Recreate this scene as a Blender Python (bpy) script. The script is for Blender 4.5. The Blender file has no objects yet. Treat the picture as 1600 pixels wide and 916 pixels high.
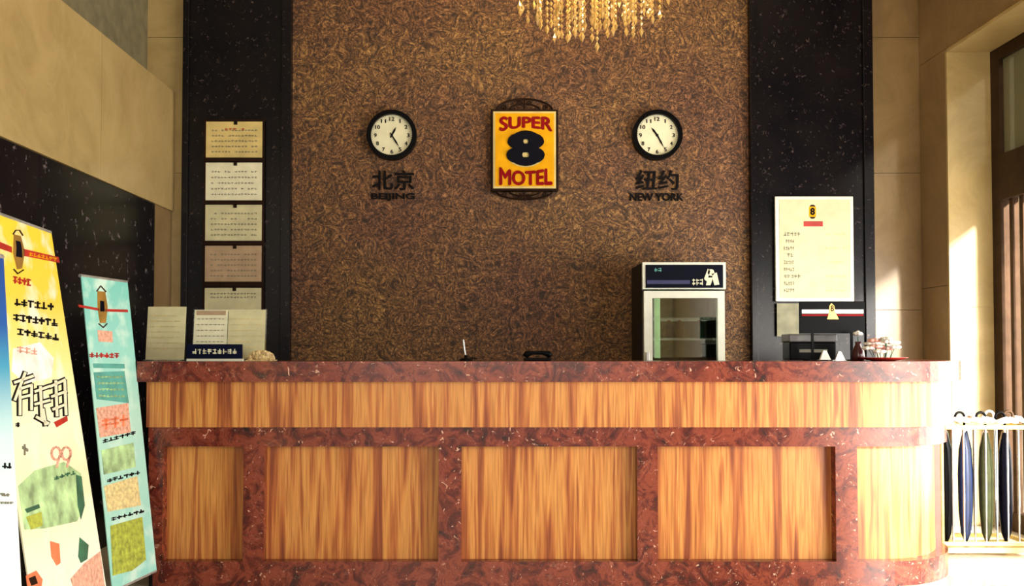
import bpy, bmesh, math, random
from mathutils import Vector, Matrix
random.seed(7)
C = bpy.context.scene.collection
SC = bpy.context.scene
PI = math.pi

# ------------------------------------------------------------------ camera
EYE = 1.16; F = 1400.0; PITCH = math.radians(1.5); CX, CY = 770.0, 548.0 - 1400*math.tan(math.radians(1.5))
cam_d = bpy.data.cameras.new('camera'); cam = bpy.data.objects.new('camera', cam_d); C.objects.link(cam)
cam.location = (0, 0, EYE); cam.rotation_euler = (PI/2 + PITCH, 0, 0)
cam_d.sensor_width = 36; cam_d.lens = F/1600*36
cam_d.shift_x = (800-CX)/1600; cam_d.shift_y = (CY-458)/1600
cam_d.clip_start = .05
SC.camera = cam
# ------------------------------------------------------------------ world, sun, daylight
SC.view_settings.view_transform = 'Standard'; SC.view_settings.look = 'None'
SC.view_settings.gamma = 1; SC.view_settings.use_curve_mapping = False
SC.view_settings.exposure = 0.0
W = bpy.data.worlds.new('sky'); SC.world = W; W.use_nodes = True
bg = W.node_tree.nodes['Background']; bg.inputs[0].default_value = (.93, .96, 1, 1); bg.inputs[1].default_value = 1.3
sd = bpy.data.lights.new('sun', 'SUN'); sd.energy = 15.0; sd.angle = math.radians(5); sd.color = (1, .94, .84)
sun = bpy.data.objects.new('sun', sd); C.objects.link(sun)
sun.rotation_euler = Vector((-1, 2.7, -.85)).to_track_quat('-Z', 'Y').to_euler()
def area(name, loc, d, sx, sy, e, col):
    l = bpy.data.lights.new(name, 'AREA'); l.shape = 'RECTANGLE'; l.size = sx; l.size_y = sy; l.energy = e; l.color = col
    o = bpy.data.objects.new(name, l); C.objects.link(o); o.location = loc
    o.rotation_euler = Vector(d).to_track_quat('-Z', 'Y').to_euler(); return o
area('daylight_side_window', (3.5, 3.4, .95), (-1, .2, -.12), 4.6, 1.6, 330, (1, .95, .86))
area('daylight_front_entrance', (-.2, -3.4, 2.4), (0, 1, 0), 5.0, 3.0, 165, (1, .91, .76))

# ------------------------------------------------------------------ helpers
def ray(x, y):
    xc = (x-CX)/F; yc = (CY-y)/F; c, s = math.cos(PITCH), math.sin(PITCH)
    return Vector((xc, c - yc*s, s + yc*c))
def at(x, y, Y):
    d = ray(x, y); return Vector((0, 0, EYE)) + d*(Y/d.y)
def lin(c):
    return tuple(((v/255)/12.92 if v/255 <= .04045 else ((v/255+.055)/1.055)**2.4) for v in c) + (1,)

def newmat(name):
    m = bpy.data.materials.new(name); m.use_nodes = True
    return m, m.node_tree, m.node_tree.nodes['Principled BSDF']
def N(nt, t, **kw):
    n = nt.nodes.new(t)
    for k, v in kw.items():
        if k in n.inputs: n.inputs[k].default_value = v
        else: setattr(n, k, v)
    return n
def coords(nt, scale=(1, 1, 1), kind='Object'):
    tc = N(nt, 'ShaderNodeTexCoord'); mp = N(nt, 'ShaderNodeMapping'); mp.inputs['Scale'].default_value = scale
    nt.links.new(tc.outputs[kind], mp.inputs[0]); return mp.outputs[0]
def ramp(nt, fac, stops, interp='LINEAR'):
    r = N(nt, 'ShaderNodeValToRGB'); r.color_ramp.interpolation = interp
    e = r.color_ramp.elements
    while len(e) < len(stops): e.new(.5)
    for i, (p, c) in enumerate(stops):
        e[i].position = p; e[i].color = lin(c) if len(c) == 3 else c
    nt.links.new(fac, r.inputs[0]); return r.outputs[0]
def mix(nt, fac, a, b, mode='MIX'):
    m = N(nt, 'ShaderNodeMix', data_type='RGBA', blend_type=mode)
    if isinstance(fac, float): m.inputs[0].default_value = fac
    else: nt.links.new(fac, m.inputs[0])
    for i, v in ((6, a), (7, b)):
        if isinstance(v, tuple): m.inputs[i].default_value = v
        else: nt.links.new(v, m.inputs[i])
    return m.outputs[2]
def bump(nt, h, b, strength=.3, dist=.01):
    n = N(nt, 'ShaderNodeBump'); n.inputs['Strength'].default_value = strength; n.inputs['Distance'].default_value = dist
    nt.links.new(h, n.inputs['Height']); nt.links.new(n.outputs[0], b.inputs['Normal'])

def mat(name, col, rough=.5, metal=0.0, var=.12, scale=12, trans=0.0, emit=0):
    m, nt, b = newmat(name)
    n = N(nt, 'ShaderNodeTexNoise', Scale=scale, Detail=4); nt.links.new(coords(nt), n.inputs[0])
    lo = tuple(v*(1-var) for v in col); hi = tuple(min(255, v*(1+var)) for v in col)
    nt.links.new(ramp(nt, n.outputs[0], [(.3, lo), (.7, hi)]), b.inputs['Base Color'])
    b.inputs['Roughness'].default_value = rough; b.inputs['Metallic'].default_value = metal
    b.inputs['Transmission Weight'].default_value = trans
    if max(col) < 70 or name.startswith('sign_'): b.inputs['Specular IOR Level'].default_value = .06
    if emit:
        b.inputs['Emission Color'].default_value = lin(col); b.inputs['Emission Strength'].default_value = emit
    return m
def gradmat(name, stops, h, blot=None, rough=.45):      # printed canvas: colour runs up the sheet, 0 at the bottom
    m, nt, b = newmat(name)
    tc = N(nt, 'ShaderNodeTexCoord'); sx = N(nt, 'ShaderNodeSeparateXYZ'); nt.links.new(tc.outputs['Object'], sx.inputs[0])
    d = N(nt, 'ShaderNodeMath', operation='DIVIDE'); nt.links.new(sx.outputs[2], d.inputs[0]); d.inputs[1].default_value = h
    col = ramp(nt, d.outputs[0], stops)
    if blot:
        n = N(nt, 'ShaderNodeTexNoise', Scale=blot[0], Detail=3); nt.links.new(tc.outputs['Object'], n.inputs[0])
        f = ramp(nt, n.outputs[0], [(.5, (0, 0, 0)), (.68, (255, 255, 255))])
        col = mix(nt, f, col, lin(blot[1]))
    nt.links.new(col, b.inputs['Base Color']); b.inputs['Roughness'].default_value = rough
    return m

def m_granite(sc=32, fl=(84, 70, 68), nm='black_granite'):
    m, nt, b = newmat(nm); co = coords(nt)
    n = N(nt, 'ShaderNodeTexNoise', Scale=sc, Detail=4, Roughness=.75); nt.links.new(co, n.inputs[0])
    n2 = N(nt, 'ShaderNodeTexNoise', Scale=3.5, Detail=3); nt.links.new(co, n2.inputs[0])
    base = ramp(nt, n2.outputs[0], [(.35, (8, 7, 14)), (.7, (20, 16, 18))])
    sp = ramp(nt, n.outputs[0], [(.6, (0, 0, 0)), (.72, (255, 255, 255))])
    nt.links.new(mix(nt, sp, base, lin(fl)), b.inputs['Base Color'])
    b.inputs['Roughness'].default_value = .25; b.inputs['Specular IOR Level'].default_value = .22; return m
def m_marble(name, stops, fleck, scale=9, rough=.25, thr=.675, vein=.035):
    m, nt, b = newmat(name); co = coords(nt)
    n = N(nt, 'ShaderNodeTexNoise', Scale=scale, Detail=8, Roughness=.7, Distortion=1.2); nt.links.new(co, n.inputs[0])
    col = ramp(nt, n.outputs[0], stops)
    f = N(nt, 'ShaderNodeTexNoise', Scale=scale*3.2, Detail=2, Distortion=2.0); nt.links.new(co, f.inputs[0])
    fl = ramp(nt, f.outputs[0], [(thr, (0, 0, 0)), (thr+.06, (255, 255, 255))])
    v = N(nt, 'ShaderNodeTexNoise', Scale=scale*.7, Detail=3, Distortion=1.5); nt.links.new(co, v.inputs[0])
    vs = N(nt, 'ShaderNodeMath', operation='SUBTRACT'); nt.links.new(v.outputs[0], vs.inputs[0]); vs.inputs[1].default_value = .52
    va = N(nt, 'ShaderNodeMath', operation='ABSOLUTE'); nt.links.new(vs.outputs[0], va.inputs[0])
    vl = ramp(nt, va.outputs[0], [(0, (100, 100, 100)), (max(vein*.25, .001), (0, 0, 0))])
    col = mix(nt, vl, col, lin(fleck)); col = mix(nt, fl, col, lin(fleck))
    nt.links.new(col, b.inputs['Base Color']); b.inputs['Roughness'].default_value = rough; return m
def m_wood():
    m, nt, b = newmat('striped_oak_veneer')
    n = N(nt, 'ShaderNodeTexNoise', Scale=1, Detail=3, Roughness=.6, Distortion=.3); nt.links.new(coords(nt, (21, 21, .9)), n.inputs[0])
    f = N(nt, 'ShaderNodeTexNoise', Scale=1, Detail=3); nt.links.new(coords(nt, (110, 110, 4)), f.inputs[0])
    col = ramp(nt, n.outputs[0], [(.33, (138, 68, 34)), (.42, (180, 104, 52)), (.49, (206, 138, 70)), (.56, (216, 154, 82)), (.62, (186, 110, 54)), (.7, (150, 80, 40))])
    g = ramp(nt, f.outputs[0], [(.3, (215, 205, 195)), (.6, (255, 255, 255))])
    nt.links.new(mix(nt, 1.0, col, g, 'MULTIPLY'), b.inputs['Base Color']); b.inputs['Roughness'].default_value = .38
    return m
def m_straw():
    m, nt, b = newmat('brown_straw_wallcovering'); co = coords(nt)
    a = N(nt, 'ShaderNodeTexNoise', Scale=8.5, Detail=3, Roughness=.7, Distortion=5.5); nt.links.new(co, a.inputs[0])
    c = N(nt, 'ShaderNodeTexNoise', Scale=18, Detail=3, Roughness=.75, Distortion=4.5); nt.links.new(co, c.inputs[0])
    l = N(nt, 'ShaderNodeTexNoise', Scale=1.3, Detail=3); nt.links.new(co, l.inputs[0])
    c1 = ramp(nt, a.outputs[0], [(.36, (70, 48, 36)), (.47, (120, 88, 62)), (.56, (160, 122, 84)), (.68, (206, 168, 120))])
    c2 = ramp(nt, c.outputs[0], [(.36, (96, 84, 80)), (.5, (200, 190, 180)), (.64, (255, 252, 240))])
    c3 = ramp(nt, l.outputs[0], [(.35, (222, 202, 206)), (.65, (255, 252, 222))])
    nt.links.new(mix(nt, 1.0, mix(nt, 1.0, c1, c2, 'MULTIPLY'), c3, 'MULTIPLY'), b.inputs['Base Color'])
    b.inputs['Roughness'].default_value = .65; bump(nt, c.outputs[0], b, .6, .012); return m
def m_glass(name, tint=(1, 1, 1), refl=.1, body=0.0, bodycol=(200, 205, 190)):
    m = bpy.data.materials.new(name); m.use_nodes = True; nt = m.node_tree; nt.nodes.clear()
    o = N(nt, 'ShaderNodeOutputMaterial'); t = N(nt, 'ShaderNodeBsdfTransparent'); g = N(nt, 'ShaderNodeBsdfGlossy')
    n = N(nt, 'ShaderNodeTexNoise', Scale=3); nt.links.new(coords(nt), n.inputs[0])
    nt.links.new(ramp(nt, n.outputs[0], [(0, tuple(v*.97 for v in tint)+(1,)), (1, tuple(tint)+(1,))]), t.inputs[0])
    g.inputs['Roughness'].default_value = .03
    mx = N(nt, 'ShaderNodeMixShader'); mx.inputs[0].default_value = refl
    nt.links.new(t.outputs[0], mx.inputs[1]); nt.links.new(g.outputs[0], mx.inputs[2]); out = mx.outputs[0]
    if body:
        d = N(nt, 'ShaderNodeBsdfDiffuse'); d.inputs[0].default_value = lin(bodycol)
        m2 = N(nt, 'ShaderNodeMixShader'); m2.inputs[0].default_value = body
        nt.links.new(out, m2.inputs[1]); nt.links.new(d.outputs[0], m2.inputs[2]); out = m2.outputs[0]
    nt.links.new(out, o.inputs[0]); return m

GRAN = m_granite(); GRAN2 = m_granite(17, (116, 106, 110), 'flecked_black_granite')
REDM = m_marble('red_brown_marble', [(.34, (44, 12, 10)), (.46, (94, 32, 22)), (.56, (136, 62, 42)), (.66, (84, 28, 22)), (.75, (52, 16, 14))], (214, 168, 142))
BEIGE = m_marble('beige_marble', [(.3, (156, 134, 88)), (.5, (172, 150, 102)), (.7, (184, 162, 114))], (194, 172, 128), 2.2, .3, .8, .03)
BEIGE_SHADE = m_marble('shaded_beige_marble', [(.3, (118, 94, 62)), (.5, (132, 108, 72)), (.7, (144, 118, 82))], (154, 130, 92), 2.2, .3, .8, .03)  # the same beige stone, its colour darkened for walls in shade
FLOORM = m_marble('cream_floor_tile', [(.3, (196, 182, 156)), (.5, (212, 200, 176)), (.7, (224, 212, 190))], (232, 222, 204), 3, .15, .8, .03)
GREYG = mat('grey_green_plaster', (112, 106, 82), .6)
PLAST = mat('pale_plaster', (200, 190, 165), .8)
WOOD = m_wood(); STRAW = m_straw()
BLACK = mat('black_plastic', (7, 7, 9), .35); DBROWN = mat('dark_brown_iron', (40, 26, 20), .45, .3)
BRONZE = mat('dark_bronze', (62, 46, 34), .4, .5); WHITE = mat('white_enamel', (222, 224, 210), .35, var=.03)
CREAM = mat('cream_paper', (204, 199, 160), .6, var=.05); PAPER = mat('white_paper', (226, 224, 196), .6, var=.04)
YELPAP = mat('yellowed_paper', (206, 186, 122), .6, var=.06); PINKPAP = mat('pinkish_paper', (176, 150, 120), .6, var=.06)
GREYINK = mat('grey_ink', (120, 118, 100), .6); INK = mat('black_ink', (18, 16, 18), .6); REDINK = mat('red_ink', (170, 36, 24), .5)
YEL = mat('sign_yellow', (222, 162, 16), .4, var=.05); RED = mat('sign_red', (132, 10, 16), .4, var=.06); NAVY = mat('navy_blue', (10, 15, 42), .4)
NUMB = mat('sign_black', (8, 9, 22), .35); GOLD = mat('gold', (214, 168, 84), .3, .7); BRASS = mat('pale_brass', (206, 184, 118), .3, .6)
CHROME = mat('chrome', (205, 208, 205), .15, .9); SILVER = mat('silver', (190, 190, 188), .3, .6)
DIAL = mat('clock_dial', (222, 220, 190), .5, var=.03); TEAL = mat('teal_print', (84, 160, 150), .5); ORANGE = mat('orange_print', (226, 120, 80), .5)
LIME = mat('lime_print', (160, 170, 66), .5, var=.2, scale=40); SALMON = mat('salmon_print', (226, 160, 138), .5, var=.2, scale=60)
GREENP = mat('green_print', (158, 190, 138), .5, var=.25, scale=14); DGREEN = mat('dark_green_print', (44, 98, 72), .5, var=.2)
SAND = mat('sand_print', (214, 196, 140), .5, var=.15, scale=50); SILK = mat('off_white_silk', (240, 236, 226), .5); PINK = mat('pink_petal', (226, 170, 160), .5)
REDDISH = mat('red_lacquer', (170, 44, 36), .25); CRYS = mat('crystal', (236, 200, 128), .08, .0, var=.1, trans=.55)
GLASS = m_glass('clear_glass', (1, 1, 1), .06); FGLASS = m_glass('fridge_glass', (.93, 1, .95), .3)
HAZE = m_glass('frosted_glass', (.9, .9, .85), .05, .85, (120, 120, 96)); ACRYL = m_glass('clear_acrylic', (.96, .98, .97), .12)
FLESH = mat('pale_shell', (214, 178, 130), .5, var=.3, scale=90)

class MB:
    def __init__(s): s.b = bmesh.new()
    def box(s, a, b, bev=0.0):
        a, b = Vector(a), Vector(b); c = (a+b)/2; d = b-a
        r = bmesh.ops.create_cube(s.b, size=1, matrix=Matrix.Translation(c) @ Matrix.Diagonal((abs(d.x), abs(d.y), abs(d.z), 1)))
        if bev:
            e = list({e for v in r['verts'] for e in v.link_edges})
            bmesh.ops.bevel(s.b, geom=e, offset=bev, segments=2, affect='EDGES', profile=.5)
        return s
    def cyl(s, p, q, r, r2=None, n=12):
        p, q = Vector(p), Vector(q); d = q-p
        M = Matrix.Translation((p+q)/2) @ d.to_track_quat('Z', 'Y').to_matrix().to_4x4()
        bmesh.ops.create_cone(s.b, cap_ends=True, segments=n, radius1=r, radius2=r if r2 is None else r2, depth=d.length, matrix=M); return s
    def ball(s, c, r, sc=(1, 1, 1), u=12, v=8):
        bmesh.ops.create_uvsphere(s.b, u_segments=u, v_segments=v, radius=r, matrix=Matrix.Translation(c) @ Matrix.Diagonal((*sc, 1))); return s
    def octa(s, c, r, h):
        c = Vector(c); v = [s.b.verts.new(c+Vector(p)) for p in ((r, 0, 0), (0, r, 0), (-r, 0, 0), (0, -r, 0), (0, 0, h), (0, 0, -h))]
        for i in range(4): s.b.faces.new((v[i], v[(i+1) % 4], v[4])); s.b.faces.new((v[(i+1) % 4], v[i], v[5]))
        return s
    def tube(s, pts, r, n=6):
        pts = [Vector(p) for p in pts]
        rings = []
        for i, p in enumerate(pts):
            t = (pts[min(i+1, len(pts)-1)]-pts[max(i-1, 0)]).normalized()
            q = t.to_track_quat('Z', 'Y'); rr = r[i] if isinstance(r, (list, tuple)) else r
            rings.append([s.b.verts.new(p + q @ Vector((rr*math.cos(2*PI*k/n), rr*math.sin(2*PI*k/n), 0))) for k in range(n)])
        for a, b in zip(rings, rings[1:]):
            # keep the rings aligned
            j = min(range(n), key=lambda k: (b[k].co-a[0].co).length)
            for k in range(n): s.b.faces.new((a[k], a[(k+1) % n], b[(k+1+j) % n], b[(k+j) % n]))
        s.b.faces.new(rings[0][::-1]); s.b.faces.new(rings[-1]); return s
    def lathe(s, prof, c=(0, 0, 0), n=24):
        c = Vector(c); rings = [[s.b.verts.new(c+Vector((r*math.cos(2*PI*k/n), r*math.sin(2*PI*k/n), z))) for k in range(n)] for r, z in prof]
        for a, b in zip(rings, rings[1:]):
            for k in range(n): s.b.faces.new((a[k], a[(k+1) % n], b[(k+1) % n], b[k]))
        s.b.faces.new(rings[0][::-1]); s.b.faces.new(rings[-1]); return s
    def prism(s, poly, y0, y1):          # poly in x,z
        a = [s.b.verts.new((x, y0, z)) for x, z in poly]; b = [s.b.verts.new((x, y1, z)) for x, z in poly]; n = len(a)
        s.b.faces.new(a); s.b.faces.new(b[::-1])
        for k in range(n): s.b.faces.new((a[k], b[k], b[(k+1) % n], a[(k+1) % n]))
        return s
    def disc(s, c, r, y0, y1, n=40): return s.prism([(c[0]+r*math.cos(2*PI*k/n), c[1]+r*math.sin(2*PI*k/n)) for k in range(n)], y0, y1)
    def ring(s, c, r, r2, y0, y1, n=48):
        for k in range(n):
            a, b = 2*PI*k/n, 2*PI*(k+1)/n
            P = lambda t, q, y: s.b.verts.new((c[0]+q*math.cos(t), y, c[1]+q*math.sin(t)))
            v = [P(a, r, y0), P(b, r, y0), P(b, r2, y0), P(a, r2, y0), P(a, r, y1), P(b, r, y1), P(b, r2, y1), P(a, r2, y1)]
            for f in ((0, 1, 2, 3), (7, 6, 5, 4), (0, 4, 5, 1), (3, 2, 6, 7)): s.b.faces.new([v[i] for i in f])
        bmesh.ops.remove_doubles(s.b, verts=s.b.verts, dist=1e-5); return s
    def mesh(s, name, m, smooth=False):
        bmesh.ops.recalc_face_normals(s.b, faces=s.b.faces)
        me = bpy.data.meshes.new(name); s.b.to_mesh(me); s.b.free(); me.materials.append(m)
        if smooth:
            for p in me.polygons: p.use_smooth = True
        return me
    def build(s, name, m, parent=None, smooth=False):
        o = bpy.data.objects.new(name, s.mesh(name, m, smooth)); C.objects.link(o); o.parent = parent; return o
def box(name, a, b, m, parent=None, bev=0.0): return MB().box(a, b, bev).build(name, m, parent)
def struct(o): o['kind'] = 'structure'; return o
def tag(o, label, cat, group=None):
    o['label'] = label; o['category'] = cat
    if group: o['group'] = group
    return o
def thing(name, loc, label, cat, group=None):
    o = bpy.data.objects.new(name, None); o.empty_display_size = .1; C.objects.link(o); o.location = loc
    return tag(o, label, cat, group)
def sempty(name):
    o = bpy.data.objects.new(name, None); C.objects.link(o); return struct(o)
def text(name, s, x0, x1, z0, z1, y, m, parent=None, depth=.004, bold=0.0, warp=None):
    cu = bpy.data.curves.new(name, 'FONT'); cu.body = s; cu.extrude = depth/2; cu.resolution_u = 4
    o = bpy.data.objects.new(name, cu); C.objects.link(o)
    dg = bpy.context.evaluated_depsgraph_get(); src = bpy.data.meshes.new_from_object(o.evaluated_get(dg))
    bpy.data.objects.remove(o); bpy.data.curves.remove(cu)
    vs, fs = [], []; pv = [tuple(v.co) for v in src.vertices]; pf = [tuple(p.vertices) for p in src.polygons]
    for dx, dy in ([(-bold, 0), (bold, 0), (0, bold*.7), (0, -bold*.7)] if bold else [(0, 0)]):
        n0 = len(vs); vs += [(x+dx, y_+dy, z + .0006*len(vs)/len(pv)) for x, y_, z in pv]; fs += [tuple(q+n0 for q in f) for f in pf]
    bpy.data.meshes.remove(src); me = bpy.data.meshes.new(name); me.from_pydata(vs, [], fs)
    xs = [v.co.x for v in me.vertices]; ys = [v.co.y for v in me.vertices]
    ax, bx, ay, by = min(xs), max(xs), min(ys), max(ys)
    for v in me.vertices:
        u = (v.co.x-ax)/(bx-ax); w = (v.co.y-ay)/(by-ay); zz = v.co.z
        lo, hi = (z0, z1) if warp is None else warp(u)
        v.co = Vector((x0+u*(x1-x0), y - zz, lo + w*(hi-lo)))
    me.materials.clear(); me.materials.append(m)
    o = bpy.data.objects.new(name, me); C.objects.link(o); o.parent = parent; return o
def scribble(name, x0, x1, z0, z1, y, m, parent=None, n=8):   # a line of small print too small to read
    b = MB(); w = (x1-x0)/n; h = z1-z0
    for i in range(n):
        cx = x0+w*(i+.5)
        if random.random() < .08: continue
        for k in range(3):
            zz = z0+h*random.uniform(.1, .9); b.box((cx-w*.38, y-.0008, zz-h*.07), (cx+w*.38, y, zz+h*.07))
        xx = cx+random.uniform(-.25, .25)*w; b.box((xx-w*.09, y-.0012, z0), (xx+w*.09, y, z1))
    o = b.build(name, m, parent); o['kind'] = 'stuff'; return o

# ------------------------------------------------------------------ setting
YB = 6.4; XL = -2.29; XR = 3.06; ZC = 4.6; Y0 = -3.5
fl = sempty('floor')
box('subfloor', (XL-.4, Y0, -.2), (XR+.4, YB+.1, -.012), PLAST, fl)
tm = MB().box((.002, .002, -.014), (.798, .798, 0)).mesh('tile', FLOORM)
for i in range(8):
    for j in range(13):
        o = bpy.data.objects.new('tile', tm); C.objects.link(o); o.parent = fl
        o.location = (-2.9+i*.8, -3.5+j*.77, 0); o.scale = (1, .9625, 1)
struct(box('ceiling', (XL-.4, Y0, ZC), (XR+.4, YB+.2, ZC+.15), PLAST))
wb = sempty('wall_back')
box('backing', (XL-.4, YB+.02, 0), (XR+.4, YB+.2, ZC), PLAST, wb)
xa, xb = at(458, 300, YB).x, at(1168, 300, YB).x
box('straw_textured_panel', (xa-.01, YB-.03, 0), (xb+.01, YB+.02, ZC), STRAW, wb)
xg0, xg1 = at(290, 300, YB).x, at(1358, 300, YB).x
# beige stone slabs either side
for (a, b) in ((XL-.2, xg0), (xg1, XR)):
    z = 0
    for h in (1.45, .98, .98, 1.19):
        box('marble_slab', (a+.001, YB-.02, z+.001), (b-.001, YB+.02, z+h-.002), BEIGE if a < 0 else BEIGE_SHADE, wb); z += h  # right-hand slabs get the stone with shade in its colour
def column(n, x0, x1):
    c = sempty(n)
    box('granite_panel', (x0, YB-.07, 0), (x1, YB+.02, ZC), GRAN, c)
    for a, b in ((x0, x0+.045), (x1-.07, x1)): box('granite_edge_strip', (a, YB-.09, 0), (b, YB-.0701, ZC), GRAN, c, .004)
column('trim_1', xg0, xa); column('trim_2', xb, xg1)
# left wall: black granite dado, beige marble fascia, grey recess above
ZG = EYE + .434*2.29; ZT = EYE + 1.85; YG = 6.05
wl = sempty('wall_left')
box('backing', (XL-.4, Y0, 0), (XL-.19, YB+.02, ZC), GREYG, wl)
y = YG
while y > Y0:
    y2 = max(y-1.55, Y0); box('granite_slab', (XL-.19, y2+.0015, 0), (XL, y-.0015, ZG-.004), GRAN2, wl); y = y2
box('marble_end_slab', (XL-.19, YG, 0), (XL-.003, YB-.02, ZG), BEIGE_SHADE, wl)  # beige stone coloured darker because this end lies in shade
y = YB-.02
while y > Y0:
    y2 = max(y-1.2, Y0); box('marble_slab', (XL-.19, y2+.0015, ZG), (XL+.012, y-.0015, ZT), BEIGE, wl); y = y2
# right wall with a deep storefront opening
YJ = 5.99; YN = .1; ZO = EYE + (548-75)*YJ/1400; XG = XR+.30
wr = sempty('wall_right')
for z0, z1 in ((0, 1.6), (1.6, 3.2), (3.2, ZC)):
    box('marble_slab', (XR, YJ+.001, z0+.001), (XR+.29, YB-.02, z1-.002), BEIGE_SHADE, wr)
    box('marble_slab', (XR, Y0, z0+.001), (XR+.29, YN, z1-.002), BEIGE_SHADE, wr)
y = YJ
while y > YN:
    y2 = max(y-1.5, YN); box('marble_lintel', (XR, y2+.001, ZO), (XR+.29, y-.001, ZC), BEIGE_SHADE, wr); y = y2
box('outer_leaf', (XR+.29, YJ, 0), (XR+.45, YB+.02, ZC), PLAST, wr); box('outer_leaf', (XR+.29, Y0, 0), (XR+.45, YN, ZC), PLAST, wr)
box('outer_leaf', (XR+.29, YN, ZO), (XR+.45, YJ, ZC), PLAST, wr)
z = 0
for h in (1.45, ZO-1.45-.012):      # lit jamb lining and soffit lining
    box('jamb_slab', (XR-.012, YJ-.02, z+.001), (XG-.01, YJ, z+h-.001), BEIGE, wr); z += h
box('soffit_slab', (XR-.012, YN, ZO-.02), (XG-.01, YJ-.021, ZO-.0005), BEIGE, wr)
# storefront window
w1 = sempty('window_1'); ZT0 = EYE+(548-312)*5.85/1400; ZT1 = EYE+(548-240)*5.85/1400
ym = [YJ-.02, 3.95, 2.0, YN]
for k, yy in enumerate(ym): box('frame_post', (XG-.02, max(yy-.1, YN), 0), (XG+.05, min(yy, YJ-.02), ZO-.02), BRONZE, w1)
for a, b in zip(ym, ym[1:]):
    box('transom', (XG-.035, b, ZT0), (XG+.06, a-.1, ZT1), BRONZE, w1)
    box('bottom_rail', (XG-.02, b, 0), (XG+.05, a-.1, .12), BRONZE, w1); box('top_rail', (XG-.02, b, ZO-.1), (XG+.05, a-.1, ZO-.02), BRONZE, w1)
    box('glass_pane', (XG+.01, b, .12), (XG+.018, a-.1, ZT0), GLASS, w1); box('frosted_pane', (XG+.01, b, ZT1), (XG+.018, a-.1, ZO-.1), HAZE, w1)
box('door_stile', (XG-.01, 5.755, .12), (XG+.03, 5.79, ZT0), BRONZE, w1)
box('door_stile', (XG-.01, 5.64, .12), (XG+.03, 5.68, ZT0), BRONZE, w1)
# entrance wall behind the camera, tall glazing
wf = sempty('wall_front')
box('lintel', (XL-.4, Y0-.3, 3.9), (XR+.4, Y0, ZC), PLAST, wf)
box('pier', (XL-.4, Y0-.3, 0), (XL, Y0, 3.9), PLAST, wf); box('pier', (XR-.3, Y0-.3, 0), (XR+.4, Y0, 3.9), PLAST, wf)
for x in (-1.6, -.5, .6, 1.7): box('entrance_post', (x-.05, Y0-.12, 0), (x+.05, Y0-.02, 3.9), BRONZE, wf)
box('entrance_transom', (XL, Y0-.11, 2.3), (XR-.3, Y0-.03, 2.45), BRONZE, wf)
# street outside
struct(box('trim_3', (XR+.45, -12, -.25), (30, 30, -.05), FLOORM)); bpy.data.objects['trim_3'].name = 'floor_outside'
sun_block = box('building', (-14, -14, -.1), (6.2, -12, 13), mat('grey_render', (150, 146, 138), .8)); tag(sun_block, 'unseen grey block added to keep sun out of the entrance', 'building')  # added out of view to stop sun entering through the front entrance
ob = box('building', (9, 12, -.1), (17, 16, 9), mat('tan_render', (170, 140, 104), .8)); tag(ob, 'tan building beyond the right-hand window glass', 'building')

# ------------------------------------------------------------------ reception counter
YP = 4.50; XE = 1.93; RP = .45
def path(off, xs, ye=5.35):
    r = RP+off; pts = [(xs, YP-off)] + ([(XE-.3, YP-off)] if xs < XE-.3 else [])
    for k in range(17):
        t = -PI/2 + k/16*PI/2; pts.append((XE+r*math.cos(t), YP+RP+r*math.sin(t)))
    pts.append((XE+r, ye)); return pts
def sweep(name, off, z0, z1, th, m, parent, xs):
    o_, i_ = path(off, xs), path(off-th, xs); b = MB()
    n = len(o_)
    V = lambda p, z: b.b.verts.new((p[0], p[1], z))
    a0 = [V(p, z0) for p in o_]; a1 = [V(p, z1) for p in o_]; c0 = [V(p, z0) for p in i_]; c1 = [V(p, z1) for p in i_]
    for k in range(n-1):
        for q in ((a0[k], a0[k+1], a1[k+1], a1[k]), (c0[k], c1[k], c1[k+1], c0[k+1]), (a1[k], a1[k+1], c1[k+1], c1[k]), (a0[k], c0[k], c0[k+1], a0[k+1])): b.b.faces.new(q)
    b.b.faces.new((a0[0], a1[0], c1[0], c0[0])); b.b.faces.new((a0[-1], c0[-1], c1[-1], a1[-1]))
    return b.build(name, m, parent)
ct = thing('reception_counter', (0, 0, 0), 'long oak and red-brown marble reception counter with rounded right end', 'counter')
ZS1 = at(800, 565, 4.37).z; ZS0 = at(800, 597, 4.37).z; ZF0 = at(800, 668, 4.41).z; ZM0 = at(800, 698, 4.44).z; ZP1 = at(800, 878, 4.44).z
sweep('countertop', .13, ZS0, ZS1, .44, REDM, ct, at(214, 580, 4.37).x)
sweep('wood_fascia', .09, ZF0, ZS0, .10, WOOD, ct, at(229, 630, 4.41).x)
sweep('marble_ledge', .06, ZM0, ZF0, .12, REDM, ct, at(232, 680, 4.44).x)
sweep('plinth', .06, 0, ZP1, .12, REDM, ct, at(236, 900, 4.44).x)
px = [(232, 254), (380, 412), (685, 721), (996, 1028), (1306, 1340)]
pil = []
for i, (a, b) in enumerate(px):
    x0, x1 = at(a, 780, 4.44).x, at(b, 780, 4.44).x; pil.append((x0, x1))
    box('marble_pilaster', (x0, 4.44, ZP1), (x1, 4.53, ZM0), REDM, ct)
for (a, b), (c, d) in zip(pil, pil[1:]):
    box('wood_panel', (b, YP, ZP1), (c, YP+.03, ZM0), WOOD, ct)
sweep('curved_wood_panel', 0, ZP1, ZM0, .03, WOOD, ct, pil[-1][1])
xl = at(236, 780, 4.44).x
box('side_panel', (xl, 4.53, .0), (xl+.03, 4.82, ZS0), WOOD, ct)
box('carcass', (xl+.03, YP+.04, .1), (1.9, YP+.3, ZS0), DBROWN, ct)

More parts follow.
